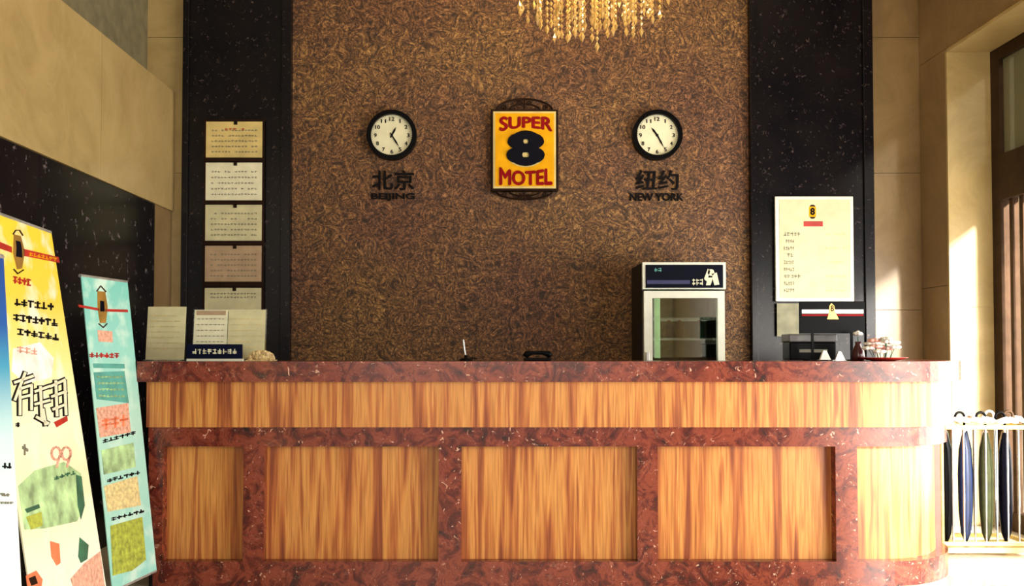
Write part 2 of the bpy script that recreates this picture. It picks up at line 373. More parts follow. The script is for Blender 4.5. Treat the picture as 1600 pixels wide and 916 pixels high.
# ------------------------------------------------------------------ sign
def P2(x, y, Y): p = at(x, y, Y); return p.x, p.z
def hotel_sign():
    Y = 6.33; x0, z1 = P2(768, 173, Y); x1, z0 = P2(871, 298, Y); cx, cz = (x0+x1)/2, (z0+z1)/2
    r = thing('hotel_sign', (cx, YB-.03, z0), 'yellow and red sign with a black number 8 in a scrolled iron frame', 'sign')
    ax = lambda v: v-cx
    w = (x1-x0)/2; h = z1-z0; py = lambda yy: P2(800, yy, Y)[1]-z0; pxx = lambda xx: P2(xx, 300, Y)[0]-cx
    MB().box((-w-.006, -.06, -.004), (w+.006, 0, h+.006), .006).build('frame', DBROWN, r)
    box('cream_border', (-w+.012, -.066, .012), (w-.012, -.055, h-.012), YELPAP, r)
    box('yellow_face', (-w+.026, -.069, .026), (w-.026, -.056, h-.026), YEL, r)
    text('lettering', 'SUPER', pxx(780), pxx(863), 0, 1, -.071, RED, r, .006, .045,
         lambda u: (py(208)+ .028*math.cos((u-.5)*PI), py(184)))
    text('lettering', 'MOTEL', pxx(780), pxx(863), 0, 1, -.071, RED, r, .006, .045,
         lambda u: (py(291), py(262) - .03*math.cos((u-.5)*PI)))
    c8 = pxx(821); za, zb = py(222), py(246)
    b = MB()
    for zc, rx, rz in ((za, .112, .073), (zb, .122, .076)):
        b.prism([(c8+rx*math.cos(t), zc+rz*math.sin(t)) for t in [2*PI*k/28 for k in range(28)]], -.0705, -.06)
    b.build('cream_outline', YELPAP, r)
    text('number', '8', pxx(791), pxx(851), py(261), py(206), -.075, NUMB, r, .010, .07)
    for s, zbase, hh in ((1, h, .085), (-1, 0, .06)):
        b = MB(); W_ = w*.86
        b.tube([(W_*math.cos(t), -.03, zbase+s*hh*math.sin(t)) for t in [PI*k/20 for k in range(21)]], .008)
        b.tube([(W_*.55*math.cos(t), -.03, zbase+s*hh*.6*math.sin(t)) for t in [PI*k/14 for k in range(15)]], .006)
        for q in (-1, 1):
            b.tube([(q*(W_*.72+.02*(1-k/20)*math.cos(k*.5)), -.03, zbase+s*(.022+.02*(1-k/20)*math.sin(k*.5))) for k in range(18)], .005)
            b.tube([(q*(.03+.02*(1-k/20)*math.cos(k*.5)), -.03, zbase+s*(hh*.62+.02*(1-k/20)*math.sin(k*.5))) for k in range(18)], .005)
        b.tube([(0, -.03, zbase), (0, -.03, zbase+s*hh)], .006)
        b.build('scrollwork', DBROWN, r)
hotel_sign()

# ------------------------------------------------------------------ clocks
def clock(px_, py_, label, hour, minute):
    x, z = P2(px_, py_, 6.33); R = .177
    r = thing('wall_clock', (x, YB-.03, z), label, 'clock', 'round wall clocks')
    MB().ring((0, 0), R, R*.83, -.06, 0).build('rim', BLACK, r)
    MB().disc((0, 0), R*.86, -.03, -.002).build('dial', DIAL, r)
    for k in range(12):
        t = k*PI/6; d = Vector((math.sin(t), 0, math.cos(t))); q = R*.66
        hw = .018 if k in (0, 10, 11) else .004 if k == 1 else .010
        n_ = text('numeral', str(k or 12), q*d.x-hw, q*d.x+hw, q*d.z-.014, q*d.z+.014, -.032, INK, r, .002, .02)
    for k in range(60):
        pass
    b = MB()
    for k in range(60):
        t = k*PI/30; d = Vector((math.sin(t), math.cos(t)))
        b.disc((d.x*R*.79, d.y*R*.79), .0022, -.0315, -.029, 6)
    b.build('minute_marks', INK, r)
    for nm, ang, ln, wd, yy in (('hour_hand', hour, R*.38, .0075, -.036), ('minute_hand', minute, R*.56, .006, -.039)):
        a = math.radians(ang); d = Vector((math.sin(a), math.cos(a))); p = Vector((d.y, -d.x))
        q = [d*-.02+p*wd*.6, d*-.02-p*wd*.6, d*ln*.6-p*wd, d*ln, d*ln*.6+p*wd]
        MB().prism([(v.x, v.y) for v in q], yy, yy+.002).build(nm, INK, r)
    MB().disc((0, 0), .009, -.042, -.03, 14).build('hub', INK, r)
    box('hanger', (-.02, -.004, -.02), (.02, .001, .02), BLACK, r)
clock(612, 211, 'black-rimmed wall clock on the left, above the Beijing lettering', 28, 148)
clock(1027, 211, 'black-rimmed wall clock on the right, above the New York lettering', -36, 152)
def wordmark(cn, en, x0, x1, ex0, ex1, label):
    xc, z = P2((x0+x1)/2, 320, 6.36); Y = 6.36
    r = thing('wall_lettering', (xc, YB-.03, z), label, 'lettering', 'city names under the clocks')
    X = lambda v: P2(v, 300, Y)[0]-xc; Z = lambda v: P2(800, v, Y)[1]-z
    text('chinese_characters', cn, X(x0), X(x1), Z(297), Z(266), -.006, INK, r, .012, .018)
    text('latin_letters', en, X(ex0), X(ex1), Z(314), Z(302), -.006, INK, r, .012, .03)
wordmark('北京', 'BEIJING', 581, 647, 580, 648, 'dark city lettering on the brown wall under the left clock')
wordmark('纽约', 'NEW YORK', 993, 1061, 984, 1068, 'dark city lettering on the brown wall under the right clock')

# ------------------------------------------------------------------ left notice rack
def emblem(parent, x, z, w, y, bar=True):
    e = box('printed_emblem', (x-w*.34, y-.001, z-w*.5), (x+w*.34, y, z+w*.5), YEL, parent)
    text('printed_number', '8', x-w*.24, x+w*.24, z-w*.34, z+w*.38, y-.0015, NUMB, parent, .001, .05)
    for s in (1, -1): MB().prism([(x+w*.28*math.cos(t), z+s*(w*.5+w*.2*math.sin(t))) for t in [PI*k/10 for k in range(11)]], y-.001, y).build('printed_scroll', BRONZE, parent)
    if bar: box('printed_name_bar', (x-w*.5, y-.001, z-w*1.25), (x+w*.5, y, z-w*.95), REDINK, parent)
def notice_rack():
    Y = 6.29; xm, z0 = P2(366, 486, Y)
    r = thing('notice_rack', (xm, YB-.09, z0), 'tall narrow wall rack of five stacked notices on the left black column', 'notice board')
    X = lambda v: P2(v, 300, Y)[0]-xm; Z = lambda v: P2(366, v, Y)[1]-z0
    box('backboard', (X(317), -.012, 0), (X(412), 0, Z(186)), DBROWN, r)
    sh = [(190, 246, YELPAP), (254, 313, PAPER), (320, 376, CREAM), (384, 440, PINKPAP), (450, 487, CREAM)]
    for i, (a, b, m) in enumerate(sh):
        s = box('notice_sheet', (X(321), -.018, Z(b)), (X(409), -.0121, Z(a)), m, r)
        lo, hi = Z(b), Z(a)
        for k in range(5 if i < 4 else 2):
            zz = hi - (hi-lo)*(.24+.15*k)
            scribble('printed_lines', X(329), X(402), zz-.007, zz+.005, -.0182, GREYINK, s, 14)
        c = MB().box((-.012, -.024, hi-.022), (.012, -.018, hi+.002)).build('clip', DBROWN if i != 0 else INK, r)
        if i == 0:
            scribble('printed_heading', X(350), X(382), hi-.062, hi-.046, -.0185, REDINK, s, 5)
    for y_ in (250, 316.5, 380, 445): box('rail', (X(319), -.03, Z(y_+2.6)), (X(411), -.012, Z(y_-2.6)), DBROWN, r)
notice_rack()

# ------------------------------------------------------------------ right framed notice
def price_board():
    Y = 6.29; xm, z0 = P2(1271, 471, Y)
    r = thing('notice_board', (xm, YB-.09, z0), 'cream notice in a white frame on the right black column', 'notice board')
    X = lambda v: P2(v, 300, Y)[0]-xm; Z = lambda v: P2(1271, v, Y)[1]-z0
    MB().box((X(1211), -.02, 0), (X(1333), 0, Z(307)), .003).build('frame', WHITE, r)
    s = box('notice_sheet', (X(1217), -.022, Z(466)), (X(1328), -.0195, Z(312)), CREAM, r)
    emblem(s, X(1269), Z(331), .072, -.0222, False)
    box('printed_name_bar', (X(1255), -.0235, Z(354)), (X(1285), -.0222, Z(346)), REDINK, s)
    for k, y_ in enumerate(range(366, 460, 11)):
        scribble('printed_lines', X(1223), X(1240 if k % 3 else 1250), Z(y_+3), Z(y_-3), -.0222, GREYINK, s, 5)
        if k % 2 == 0: scribble('printed_lines', X(1288), X(1320), Z(y_+2), Z(y_-2), -.0222, SAND, s, 7)
    box('reflection_patch', (X(1213), -.012, Z(526)), (X(1247), -.006, Z(474)), mat('reflection_grey_green', (132, 130, 104), .6), r)  # grey-green card painted as the pale reflection below the frame
price_board()

# ------------------------------------------------------------------ display fridge
def fridge():
    Y = 5.85; p0 = at(1004, 410, Y); p1 = at(1134, 410, Y); W_ = p1.x-p0.x; H = p0.z; D = .46
    r = thing('display_fridge', ((p0.x+p1.x)/2, Y, 0), 'white glass-door drinks fridge with a dark blue header', 'fridge')
    w = W_/2; Z = lambda v: at(1070, v, Y).z; X = lambda v: at(v, 500, Y).x-r.location.x
    b = MB(); b.box((-w, .04, .0), (-w+.03, D, H)); b.box((w-.03, .04, 0), (w, D, H)); b.box((-w+.03, D-.03, 0), (w-.03, D, H))
    b.box((-w+.03, .04, H-.03), (w-.03, D-.03, H)); b.box((-w+.03, .04, .0), (w-.03, D-.03, .14)); b.build('cabinet', mat('shade_dark_enamel', (48, 46, 46), .5), r)  # cabinet coloured dark to stand for its side lying in shade
    hd = box('header', (-w, 0, Z(452)), (w, .08, H), WHITE, r)
    box('blue_panel', (X(1009), -.006, Z(450)), (X(1130), 0, Z(414)), mat('header_black_blue', (7, 10, 26), .4), hd)
    b = MB(); b.disc((X(1111), Z(426)), .022, -.008, -.006, 16)
    for q in ([(1100, 436), (1106, 420), (1110, 424), (1104, 440)], [(1112, 428), (1120, 426), (1124, 445), (1116, 446)], [(1106, 434), (1114, 434), (1110, 446), (1103, 446)]): b.prism([(X(a), Z(c)) for a, c in q], -.008, -.006)
    b.build('printed_logo', PAPER, hd)['kind'] = 'stuff'
    scribble('printed_letters', X(1081), X(1099), Z(446), Z(436), -.0065, PAPER, hd, 3); scribble('printed_letters', X(1016), X(1034), Z(425), Z(419), -.0065, TEAL, hd, 3)
    box('blue_stripe', (X(1011), -.0075, Z(444)), (X(1078), -.006, Z(438)), mat('royal_blue', (16, 24, 80), .4), hd)
    zt, zb = Z(455), .16
    d = thing('tmp', (0, 0, 0), '', ''); bpy.data.objects.remove(d)
    b = MB(); b.box((X(1006), -.01, zb), (X(1019), .035, zt)); b.box((X(1121), -.01, zb), (X(1132), .035, zt))
    b.box((X(1019), -.01, Z(466)), (X(1121), .035, zt)); b.box((X(1019), -.01, zb), (X(1121), .035, zb+.07)); door = b.build('door', WHITE, r)
    box('door_glass', (X(1019), .008, zb+.07), (X(1121), .014, Z(466)), FGLASS, door)
    b = MB(); b.box((X(1008), -.035, .85), (X(1013), -.01, 1.15), .003); b.build('handle', SILVER, door)
    IN = mat('pale_green_liner', (84, 98, 68), .5, var=.05)
    box('liner', (-w+.03, D-.05, .14), (w-.03, D-.03, H-.03), IN, r)
    for zz in (.5, .85, Z(530), Z(498)+.0):
        s = MB()
        for k in range(14): xx = -w+.045+k*(2*w-.09)/13; s.box((xx-.002, .07, zz-.003), (xx+.002, D-.06, zz+.003))
        s.box((-w+.03, .06, zz-.008), (w-.03, .07, zz+.008)); s.box((-w+.03, D-.07, zz-.005), (w-.03, D-.06, zz+.005))
        s.build('wire_shelf', CHROME, r)
    b = MB(); b.cyl((X(1029), .05, Z(560)), (X(1029), .05, Z(466)), .02); b.build('light_tube', mat('fridge_tube', (190, 225, 170), .5, emit=.5), r)
    box('grille', (-w+.02, -.004, .02), (w-.02, .04, .13), DBROWN, r)
    # cans and bottles inside, each its own thing
    for dx, m_, lb in ((-.06, NAVY, 'dark blue'), (.01, DBROWN, 'brown'), (.14, DGREEN, 'green')):
        bt = thing('drink_bottle', (r.location.x+dx, Y+.2, Z(530)+.009), lb+' drink bottle standing inside the glass-door fridge', 'bottle', 'drink bottles in the fridge')
        MB().lathe([(.026, 0), (.028, .01), (.028, .08), (.011, .105), (.011, .115)], n=14).build('bottle_body', m_, bt, True)
        MB().cyl((0, 0, .115), (0, 0, .127), .013, n=12).build('cap', REDINK, bt)
fridge()

# ------------------------------------------------------------------ things on the counter
ZC1 = ZS1
def panel_thing(name, label, cat, x0, x1, yt, Y, m, lean=.03, th=.004, group=None, taper=0):
    a = at(x0, yt, Y); b = at(x1, yt, Y); w = (b.x-a.x)/2; h = a.z-ZC1
    r = thing(name, ((a.x+b.x)/2, Y, ZC1), label, cat, group)
    bm_ = MB(); v = []
    for yy in (0, th):
        for (x, z) in ((-w+taper, .006), (w-taper, .006), (w, h), (-w, h)): v.append(bm_.b.verts.new((x, yy+lean*z/h, z)))
    for q in ((0, 1, 2, 3), (7, 6, 5, 4), (0, 4, 5, 1), (1, 5, 6, 2), (2, 6, 7, 3), (3, 7, 4, 0)): bm_.b.faces.new([v[i] for i in q])
    return r, bm_.build('sheet', m, r), w, h
r, s, w, h = panel_thing('sign_stand', 'plain cream card sign standing at the left end of the counter', 'sign', 228, 288, 479, 4.62, CREAM)
box('base', (-w*1.0, -.03, 0), (w*1.0, .05, .006), ACRYL, r)
for k in range(7): scribble('printed_lines', -w*.75, w*.75, h*(.82-.1*k), h*(.82-.1*k)+.006, -.0008+.03*(.82-.1*k)-.001, SAND, r, 9)
r, s, w, h = panel_thing('brochure_holder', 'clear brochure holder with two white leaflets behind the blue nameplate', 'brochure holder', 300, 415, 483, 4.66, ACRYL)
box('base', (-w, -.05, 0), (w, .05, .006), ACRYL, r)
for x0, x1, m in ((-w+.006, -.012, PAPER), (-.008, w-.006, CREAM)):
    bb = MB(); v = []
    for yy in (-.004, -.001):
        for (x, z) in ((x0, .01), (x1, .01), (x1, h-.004), (x0, h-.004)): v.append(bb.b.verts.new((x, yy+.03*z/h, z)))
    for q in ((0, 1, 2, 3), (7, 6, 5, 4), (0, 4, 5, 1), (1, 5, 6, 2), (2, 6, 7, 3), (3, 7, 4, 0)): bb.b.faces.new([v[i] for i in q])
    lf = bb.build('leaflet', m, r)
    for k in range(6): scribble('printed_lines', x0+.012, x1-.012, h*(.8-.11*k), h*(.8-.11*k)+.005, -.004+.03*(.8-.11*k)-.0005, SAND if m is CREAM else GREYINK, r, 7)
    box('picture', (x0+.01, -.0045+.027, h*.86), (x1-.01, -.003+.029, h*.97), PINKPAP, r) if m is PAPER else None
a, b = at(293, 538, 4.5), at(379, 538, 4.5); w = (b.x-a.x)/2; h = a.z-ZC1
r = thing('nameplate', ((a.x+b.x)/2, 4.5, ZC1), 'dark blue nameplate with white lettering on the counter', 'nameplate')
box('base', (-w, -.012, 0), (w, .03, .012), WHITE, r)
box('plate', (-w, -.006, .012), (w, .004, h), NAVY, r)
scribble('lettering', -w*.82, w*.82, h*.42, h*.72, -.0065, PAPER, r, 9)
p = at(408, 560, 4.58); r = thing('shell_ornament', (p.x, 4.58, ZC1), 'small beige shell ornament beside the leaflets', 'ornament')
b = MB()
for k in range(9):
    t = PI*(k+.5)/9; b.ball((.055*math.cos(t), .006*math.sin(k*2), .008+.032*math.sin(t)), .018, (1, .8, 1.0), 10, 7)
b.ball((0, 0, .018), .03, (1.7, .8, .6)); b.build('shell', FLESH, r, True)
b = MB(); b.box((-.075, -.03, 0), (.075, .03, .006), .002); b.build('base', FLESH, r)

# pen stand and telephone behind the counter edge
p = at(728, 560, 4.68); r = thing('pen_stand', (p.x, 4.68, ZC1), 'silver pen leaning in a small black desk stand', 'pen stand')
MB().lathe([(.035, 0), (.036, .004), (.03, .01), (.01, .014), (.009, .03)], n=20).build('base', BLACK, r, True)
MB().tube([(0, 0, .025), (-.008, 0, .06), (-.014, 0, .11)], [.004, .005, .0045], 8).build('pen', SILVER, r)
b = MB(); b.tube([(.02+.0025*k, .004*math.sin(k*1.6), .012+.006*math.cos(k*1.6)+.0) for k in range(16)], .0022, 5); b.build('chain', BLACK, r)
p = at(840, 560, 4.66); r = thing('telephone', (p.x, 4.66, ZC1), 'black desk telephone lying near the middle of the counter', 'telephone')
MB().box((-.07, -.03, 0), (.07, .09, .014), .004).build('base', BLACK, r)
b = MB(); b.tube([(-.065, 0, .02), (-.055, 0, .036), (-.025, 0, .042), (.025, 0, .042), (.055, 0, .036), (.065, 0, .02)], [.018, .018, .011, .011, .018, .018], 10); b.build('handset', BLACK, r, True)

# right-hand group
Yq = 4.72; a, b = at(1249, 471, Yq), at(1351, 471, Yq); w = (b.x-a.x)/2; h = a.z-ZC1
r = thing('desk_sign', ((a.x+b.x)/2, Yq, ZC1), 'black desk sign with a gold crest on a pale stripe, near the flowers', 'sign')
Z = lambda v: at(1300, v, Yq).z-ZC1; X = lambda v: at(v, 500, Yq).x-r.location.x
MB().box((-w, 0, Z(521)), (w, .012, h), .002).build('plate', BLACK, r)
box('pale_stripe', (X(1253), -.002, Z(490)), (X(1349), 0, Z(484)), SILVER, r)
box('red_stripe', (X(1253), -.002, Z(494)), (X(1349), 0, Z(491)), RED, r)
b = MB(); b.prism([(X(1292), Z(499)), (X(1310), Z(499)), (X(1305), Z(489)), (X(1303), Z(478)), (X(1299), Z(474)), (X(1296), Z(478)), (X(1295), Z(489))], -.005, -.001); b.build('gold_crest', GOLD, r)
text('crest_number', '8', X(1297.5), X(1302.5), Z(487), Z(477), -.0055, NUMB, r, .001, .03)
for q in (-.6, .6): box('leg', (w*q-.006, .001, .0), (w*q+.006, .011, Z(521)), BLACK, r)
box('foot', (-w*.8, -.03, 0), (w*.8, .05, .006), BLACK, r)
# card reader box behind the sign base
Yq = 4.64; a, b = at(1254, 521, Yq), at(1330, 521, Yq); w = (b.x-a.x)/2; h = a.z-ZC1
r = thing('card_printer', ((a.x+b.x)/2, 4.84, ZC1), 'grey and black desktop printer behind the black sign', 'printer')
MB().box((-w, 0, 0), (w, .13, h*.7), .008).build('body', BLACK, r); MB().box((-w-.004, -.004, h*.7), (w+.004, .134, h), .006).build('lid', mat('grey_plastic', (96, 94, 94), .4), r)
box('paper_slot', (-w*.6, -.004, h*.3), (w*.6, .0, h*.42), GREYINK, r)
def tent(x, label, m, s=1.0):
    p = at(x, 560, 4.56); r = thing('card_stand', (p.x, 4.56, ZC1), label, 'card stand')
    MB().prism([(-.028*s, .006), (.028*s, .006), (.006*s, .052*s), (-.008*s, .055*s)], -.008, .008).build('folded_card', m, r)
    MB().box((-.034*s, -.02, 0), (.034*s, .02, .006), .002).build('base', ACRYL, r)
tent(1289, 'bright white folded card on the counter below the black sign', SILK, 1.0)
tent(1312, 'dull silver folded card on the counter below the black sign', SILVER, .9)
# glass with a white cap flower
p = at(1341, 560, 4.64); r = thing('bud_vase', (p.x, 4.64, ZC1), 'dark glass bud vase holding one white bloom', 'vase')
MB().lathe([(.028, 0), (.034, .02), (.03, .05), (.014, .085), (.016, .1)], n=20).build('vase_body', mat('dark_red_glass', (70, 30, 34), .1), r, True)
b = MB(); b.tube([(0, 0, .08), (0, 0, .125)], .003); b.build('stem', DGREEN, r)
b = MB()
for k in range(7): t = k*2*PI/7; b.ball((.013*math.cos(t), .013*math.sin(t), .14), .013, (1, 1, .8), 8, 6)
b.ball((0, 0, .145), .012); b.build('bloom', SILK, r, True)
p = at(1380, 560, 4.5); r = thing('flower_dish', (p.x, 4.5, ZC1), 'red lacquer dish heaped with white and pink silk flowers', 'flower arrangement')
MB().lathe([(.05, 0), (.075, .004), (.115, .016), (.118, .019), (.07, .01)], n=36).build('dish', REDDISH, r, True)
random.seed(11)
for k in range(13):
    t = k*2.4; q = .02+.065*((k*37) % 10)/10; hh = .04+.085*(1-q/.11)*((k*13 % 7)/6+.35)
    b = MB(); cx, cy = q*math.cos(t)*1.1, q*math.sin(t)*.7
    for j in range(6):
        u = j*PI/3+k; b.ball((cx+.017*math.cos(u), cy+.017*math.sin(u), hh), .016, (1, 1, .6), 7, 5)
    b.ball((cx, cy, hh+.006), .008, (1, 1, 1), 7, 5)
    fl_ = b.build('silk_flower', SILK if k % 3 else PINK, r, True)
    b = MB(); b.tube([(cx*.6, cy*.6, .01), (cx, cy, hh-.004)], .002, 5); b.build('stem', DGREEN, r)

# ------------------------------------------------------------------ leaning banners
def banner(name, label, TR, TL, BR, width, bgmat, col):
    TR, TL, BR = Vector(TR), Vector(TL), Vector(BR)
    u = (TR-TL); u.z = 0; u.normalize(); v = TR-BR; H = v.length; v = (v-u*v.dot(u)); v.normalize(); n = v.cross(u)
    M = Matrix(((u.x, n.x, v.x), (u.y, n.y, v.y), (u.z, n.z, v.z))).to_4x4(); M.translation = BR - u*width
    r = thing(name, (0, 0, 0), label, 'banner', 'leaning floor banners'); r.matrix_world = M
    H = v.dot(TR-BR)
    MB().box((0, 0, .0), (width, .004, H)).build('canvas', bgmat, r)
    for z in (0, H): MB().cyl((0, .006, z), (width, .006, z), .008, n=8).build('rail', SILVER, r)
    Mi = M.inverted()
    b = MB(); b.tube([(width/2, .012, H), Mi @ Vector((M @ Vector((width/2, .1, 0))).xyz * Vector((1, 1, 0)).x)], .007) if False else None
    top = Vector((width/2, .012, H*.98)); foot_w = (M @ Vector((width/2, .0, H*.5))); foot_w = Vector((foot_w.x-.22, foot_w.y, 0.012)); foot = Mi @ foot_w
    MB().tube([top, foot], .007).build('rear_strut', BLACK, r)
    for q in (.12, .88):
        p_ = M @ Vector((width*q, .006, 0)); g = Vector((p_.x, p_.y, .0)); MB().tube([Mi @ p_, Mi @ g], .008).build('foot', BLACK, r)
    def loc(x, y):
        o = Mi @ Vector((0, 0, EYE)); d = (Mi.to_3x3() @ ray(x, y)); t = -o.y/d.y; q = o + d*t; return (q.x, q.z)
    return r, loc, H
def decal(r, loc, pts, m, name='printed_picture', layer=1):
    return MB().prism([loc(*p) for p in pts], -.0008*layer, 0.0).build(name, m, r)
def stroke(b, loc, pts, wpx, layer):
    for p, q in zip(pts, pts[1:]):
        dx, dy = q[0]-p[0], q[1]-p[1]; L = math.hypot(dx, dy) or 1; nx, ny = -dy/L*wpx/2, dx/L*wpx/2
        e = wpx*.3; ex, ey = dx/L*e, dy/L*e
        b.prism([loc(p[0]+nx-ex, p[1]+ny-ey), loc(q[0]+nx+ex, q[1]+ny+ey), loc(q[0]-nx+ex, q[1]-ny+ey), loc(p[0]-nx-ex, p[1]-ny-ey)], -.0008*layer, 0)
def squiggles(r, loc, x0, y0, x1, y1, h, n, m, name='printed_text', w=1.6, layer=3):
    b = MB()
    for i in range(n):
        t0 = (i+.12)/n; t1 = (i+.85)/n; xa_, ya_ = x0+(x1-x0)*t0, y0+(y1-y0)*t0; xb_, yb_ = x0+(x1-x0)*t1, y0+(y1-y0)*t1
        for k in range(2):
            o = random.uniform(-.45, .45)*h; stroke(b, loc, [(xa_, ya_+o), (xb_, yb_+o)], w, layer)
        xm = (xa_+xb_)/2+random.uniform(-1, 1); ymm = (ya_+yb_)/2; stroke(b, loc, [(xm, ymm-h*.5), (xm, ymm+h*.5)], w, layer)
    o = b.build(name, m, r); o['kind'] = 'stuff'; return o
random.seed(5)
# nearest: blue to white
d3 = at(8, 402, 2.2); u3 = Vector((.09, -.995, 0))
r, loc, H = banner('floor_banner', 'blue-topped banner fading to white, cut off by the left frame edge', d3, d3+u3*.5, at(52, 1254, 2.2), .6,
    gradmat('blue_white_print', [(0, (236, 240, 236)), (.45, (226, 238, 236)), (.66, (190, 224, 226)), (.78, (60, 150, 186)), (.86, (10, 80, 160)), (1, (8, 60, 140))], 1.35), None)
squiggles(r, loc, 3, 728, 17, 728, 8, 2, INK); squiggles(r, loc, 0, 773, 14, 774, 4, 3, GREYINK, w=1.2); squiggles(r, loc, 0, 786, 20, 786, 3, 4, GREYINK, w=1)
# yellow banner
yb_m = gradmat('yellow_cream_print', [(0, (244, 222, 204)), (.22, (240, 242, 226)), (.4, (226, 226, 184)), (.55, (236, 238, 206)), (.68, (236, 228, 150)), (.82, (232, 204, 72)), (1, (238, 206, 50))], 1.58, (7, (238, 236, 214)))
tr = at(85, 365, 3.33); tl = at(0, 332, 2.85)
r, loc, H = banner('floor_banner', 'yellow-topped banner with a red stripe and black lettering, left foreground', tr, tl, at(181, 1015, 3.33), .66, yb_m, None)
decal(r, loc, [(-30, 366), (18, 386), (18, 395), (-30, 378)], REDINK, 'printed_stripe', 2)
decal(r, loc, [(36, 389), (91, 402), (93, 411), (37, 400)], REDINK, 'printed_stripe', 2)
squiggles(r, loc, 44, 397, 88, 406, 5, 7, YEL, w=1, layer=4)
decal(r, loc, [(21, 366), (32, 369), (38, 393), (34, 420), (26, 421), (20, 396)], GOLD, 'printed_emblem', 2)
decal(r, loc, [(24, 376), (31, 378), (33, 388), (34, 403), (24, 401), (25, 388)], NUMB, 'printed_emblem', 3)
b = MB(); stroke(b, loc, [(20, 366), (24, 360), (30, 360), (35, 368)], 1.6, 3); stroke(b, loc, [(21, 421), (27, 428), (36, 422)], 1.6, 3); b.build('printed_scroll', BRONZE, r)
squiggles(r, loc, 20, 437, 48, 442, 10, 4, REDINK, w=2)
squiggles(r, loc, 22, 472, 84, 480, 10, 6, INK, w=2.1); squiggles(r, loc, 20, 496, 90, 505, 10, 7, INK, w=2.1); squiggles(r, loc, 26, 518, 92, 528, 9, 6, INK, w=2.0); squiggles(r, loc, 26, 546, 58, 550, 9, 3, SALMON, w=1.8)
decal(r, loc, [(20, 545), (62, 535), (84, 560), (80, 590), (40, 600), (18, 580)], mat('pale_print', (240, 238, 226), .5), 'printed_picture', 1)
decal(r, loc, [(28, 760), (55, 735), (100, 722), (126, 740), (132, 790), (120, 815), (70, 826), (38, 828)], GREENP, 'printed_picture', 1)
decal(r, loc, [(118, 742), (127, 745), (132, 790), (126, 812), (121, 790)], DGREEN, 'printed_picture', 2)
decal(r, loc, [(38, 796), (60, 788), (62, 794), (42, 802)], DGREEN, 'printed_picture', 2); decal(r, loc, [(40, 808), (64, 800), (66, 822), (48, 828)], LIME, 'printed_picture', 2)
decal(r, loc, [(78, 846), (92, 850), (94, 880), (88, 884), (80, 870)], ORANGE, 'printed_picture', 2); decal(r, loc, [(124, 840), (138, 852), (136, 874), (126, 880), (122, 870)], DGREEN, 'printed_picture', 2)
decal(r, loc, [(110, 905), (132, 880), (156, 862), (166, 940), (120, 940)], SALMON, 'printed_picture', 2)
decal(r, loc, [(40, 900), (56, 892), (66, 906), (62, 930), (44, 930)], ORANGE, 'printed_picture', 2); decal(r, loc, [(44, 904), (54, 900), (58, 912), (48, 916)], DBROWN, 'printed_picture', 3)
decal(r, loc, [(84, 660), (104, 650), (105, 658), (88, 668)], REDINK, 'printed_picture', 3)
G = [[(22, 598), (50, 588)], [(38, 583), (22, 625)], [(30, 608), (30, 648)], [(30, 608), (48, 602), (48, 640)], [(30, 622), (46, 618)],
     [(54, 612), (76, 604)], [(62, 605), (64, 654)], [(54, 632), (76, 626)], [(56, 652), (74, 662)], [(78, 604), (100, 594)], [(86, 596), (88, 650)], [(80, 620), (102, 612)], [(100, 596), (102, 648)], [(82, 640), (102, 632)], [(66, 640), (70, 664)]]
for nm, m, wd, ly in (('outlined_lettering', INK, 8.5, 2), ('outlined_lettering_fill', PAPER, 4.0, 4)):
    b = MB()
    for s_ in G: stroke(b, loc, s_, wd, ly)
    b.build(nm, m, r)
b = MB()
for cx in (87, 103):
    stroke(b, loc, [(cx+7*math.cos(t), 709+10*math.sin(t)) for t in [2*PI*k/12 for k in range(13)]], 3, 3); stroke(b, loc, [(cx+6, 712), (cx+1, 730)], 3, 3)
b.build('printed_number', SALMON, r)
squiggles(r, loc, 84, 748, 118, 738, 5, 4, DGREEN, w=1.6); squiggles(r, loc, 34, 700, 44, 706, 16, 1, GREYINK, w=2); squiggles(r, loc, 24, 664, 30, 664, 6, 1, INK, w=2)
# turquoise banner
tb_m = gradmat('turquoise_print', [(0, (150, 214, 204)), (.5, (176, 222, 208)), (.8, (140, 208, 200)), (1, (120, 200, 190))], 1.42, (9, (200, 232, 220)))
r, loc, H = banner('floor_banner', 'turquoise banner with a salmon block, leaning beside the counter end', at(195, 440, 4.36), at(125, 430, 4.0), at(245, 892, 4.36), .38, tb_m, None)
decal(r, loc, [(122, 476), (155, 482), (155, 486), (123, 480)], REDINK, 'printed_stripe', 2); decal(r, loc, [(164, 483), (199, 484), (200, 488), (164, 487)], REDINK, 'printed_stripe', 2)
decal(r, loc, [(152, 455), (164, 456), (168, 480), (165, 505), (156, 505), (152, 482)], GOLD, 'printed_emblem', 2); decal(r, loc, [(156, 470), (162, 471), (163, 487), (156, 487)], NUMB, 'printed_emblem', 3)
b = MB(); stroke(b, loc, [(151, 455), (157, 447), (165, 456)], 1.6, 3); stroke(b, loc, [(154, 506), (161, 512), (167, 506)], 1.6, 3); b.build('printed_scroll', BRONZE, r)
decal(r, loc, [(152, 516), (175, 518), (176, 535), (154, 534)], SALMON, 'printed_picture', 2)
squiggles(r, loc, 139, 555, 186, 556, 7, 6, REDINK, w=1.8)
decal(r, loc, [(145, 568), (194, 569), (195, 576), (146, 575)], TEAL, 'printed_stripe', 2)
decal(r, loc, [(146, 582), (194, 580), (201, 630), (151, 624)], TEAL, 'printed_picture', 2)
for k in range(4): squiggles(r, loc, 150+k, 589+10*k, 192+k, 589+10*k, 3, 7, GREENP, w=1, layer=4)
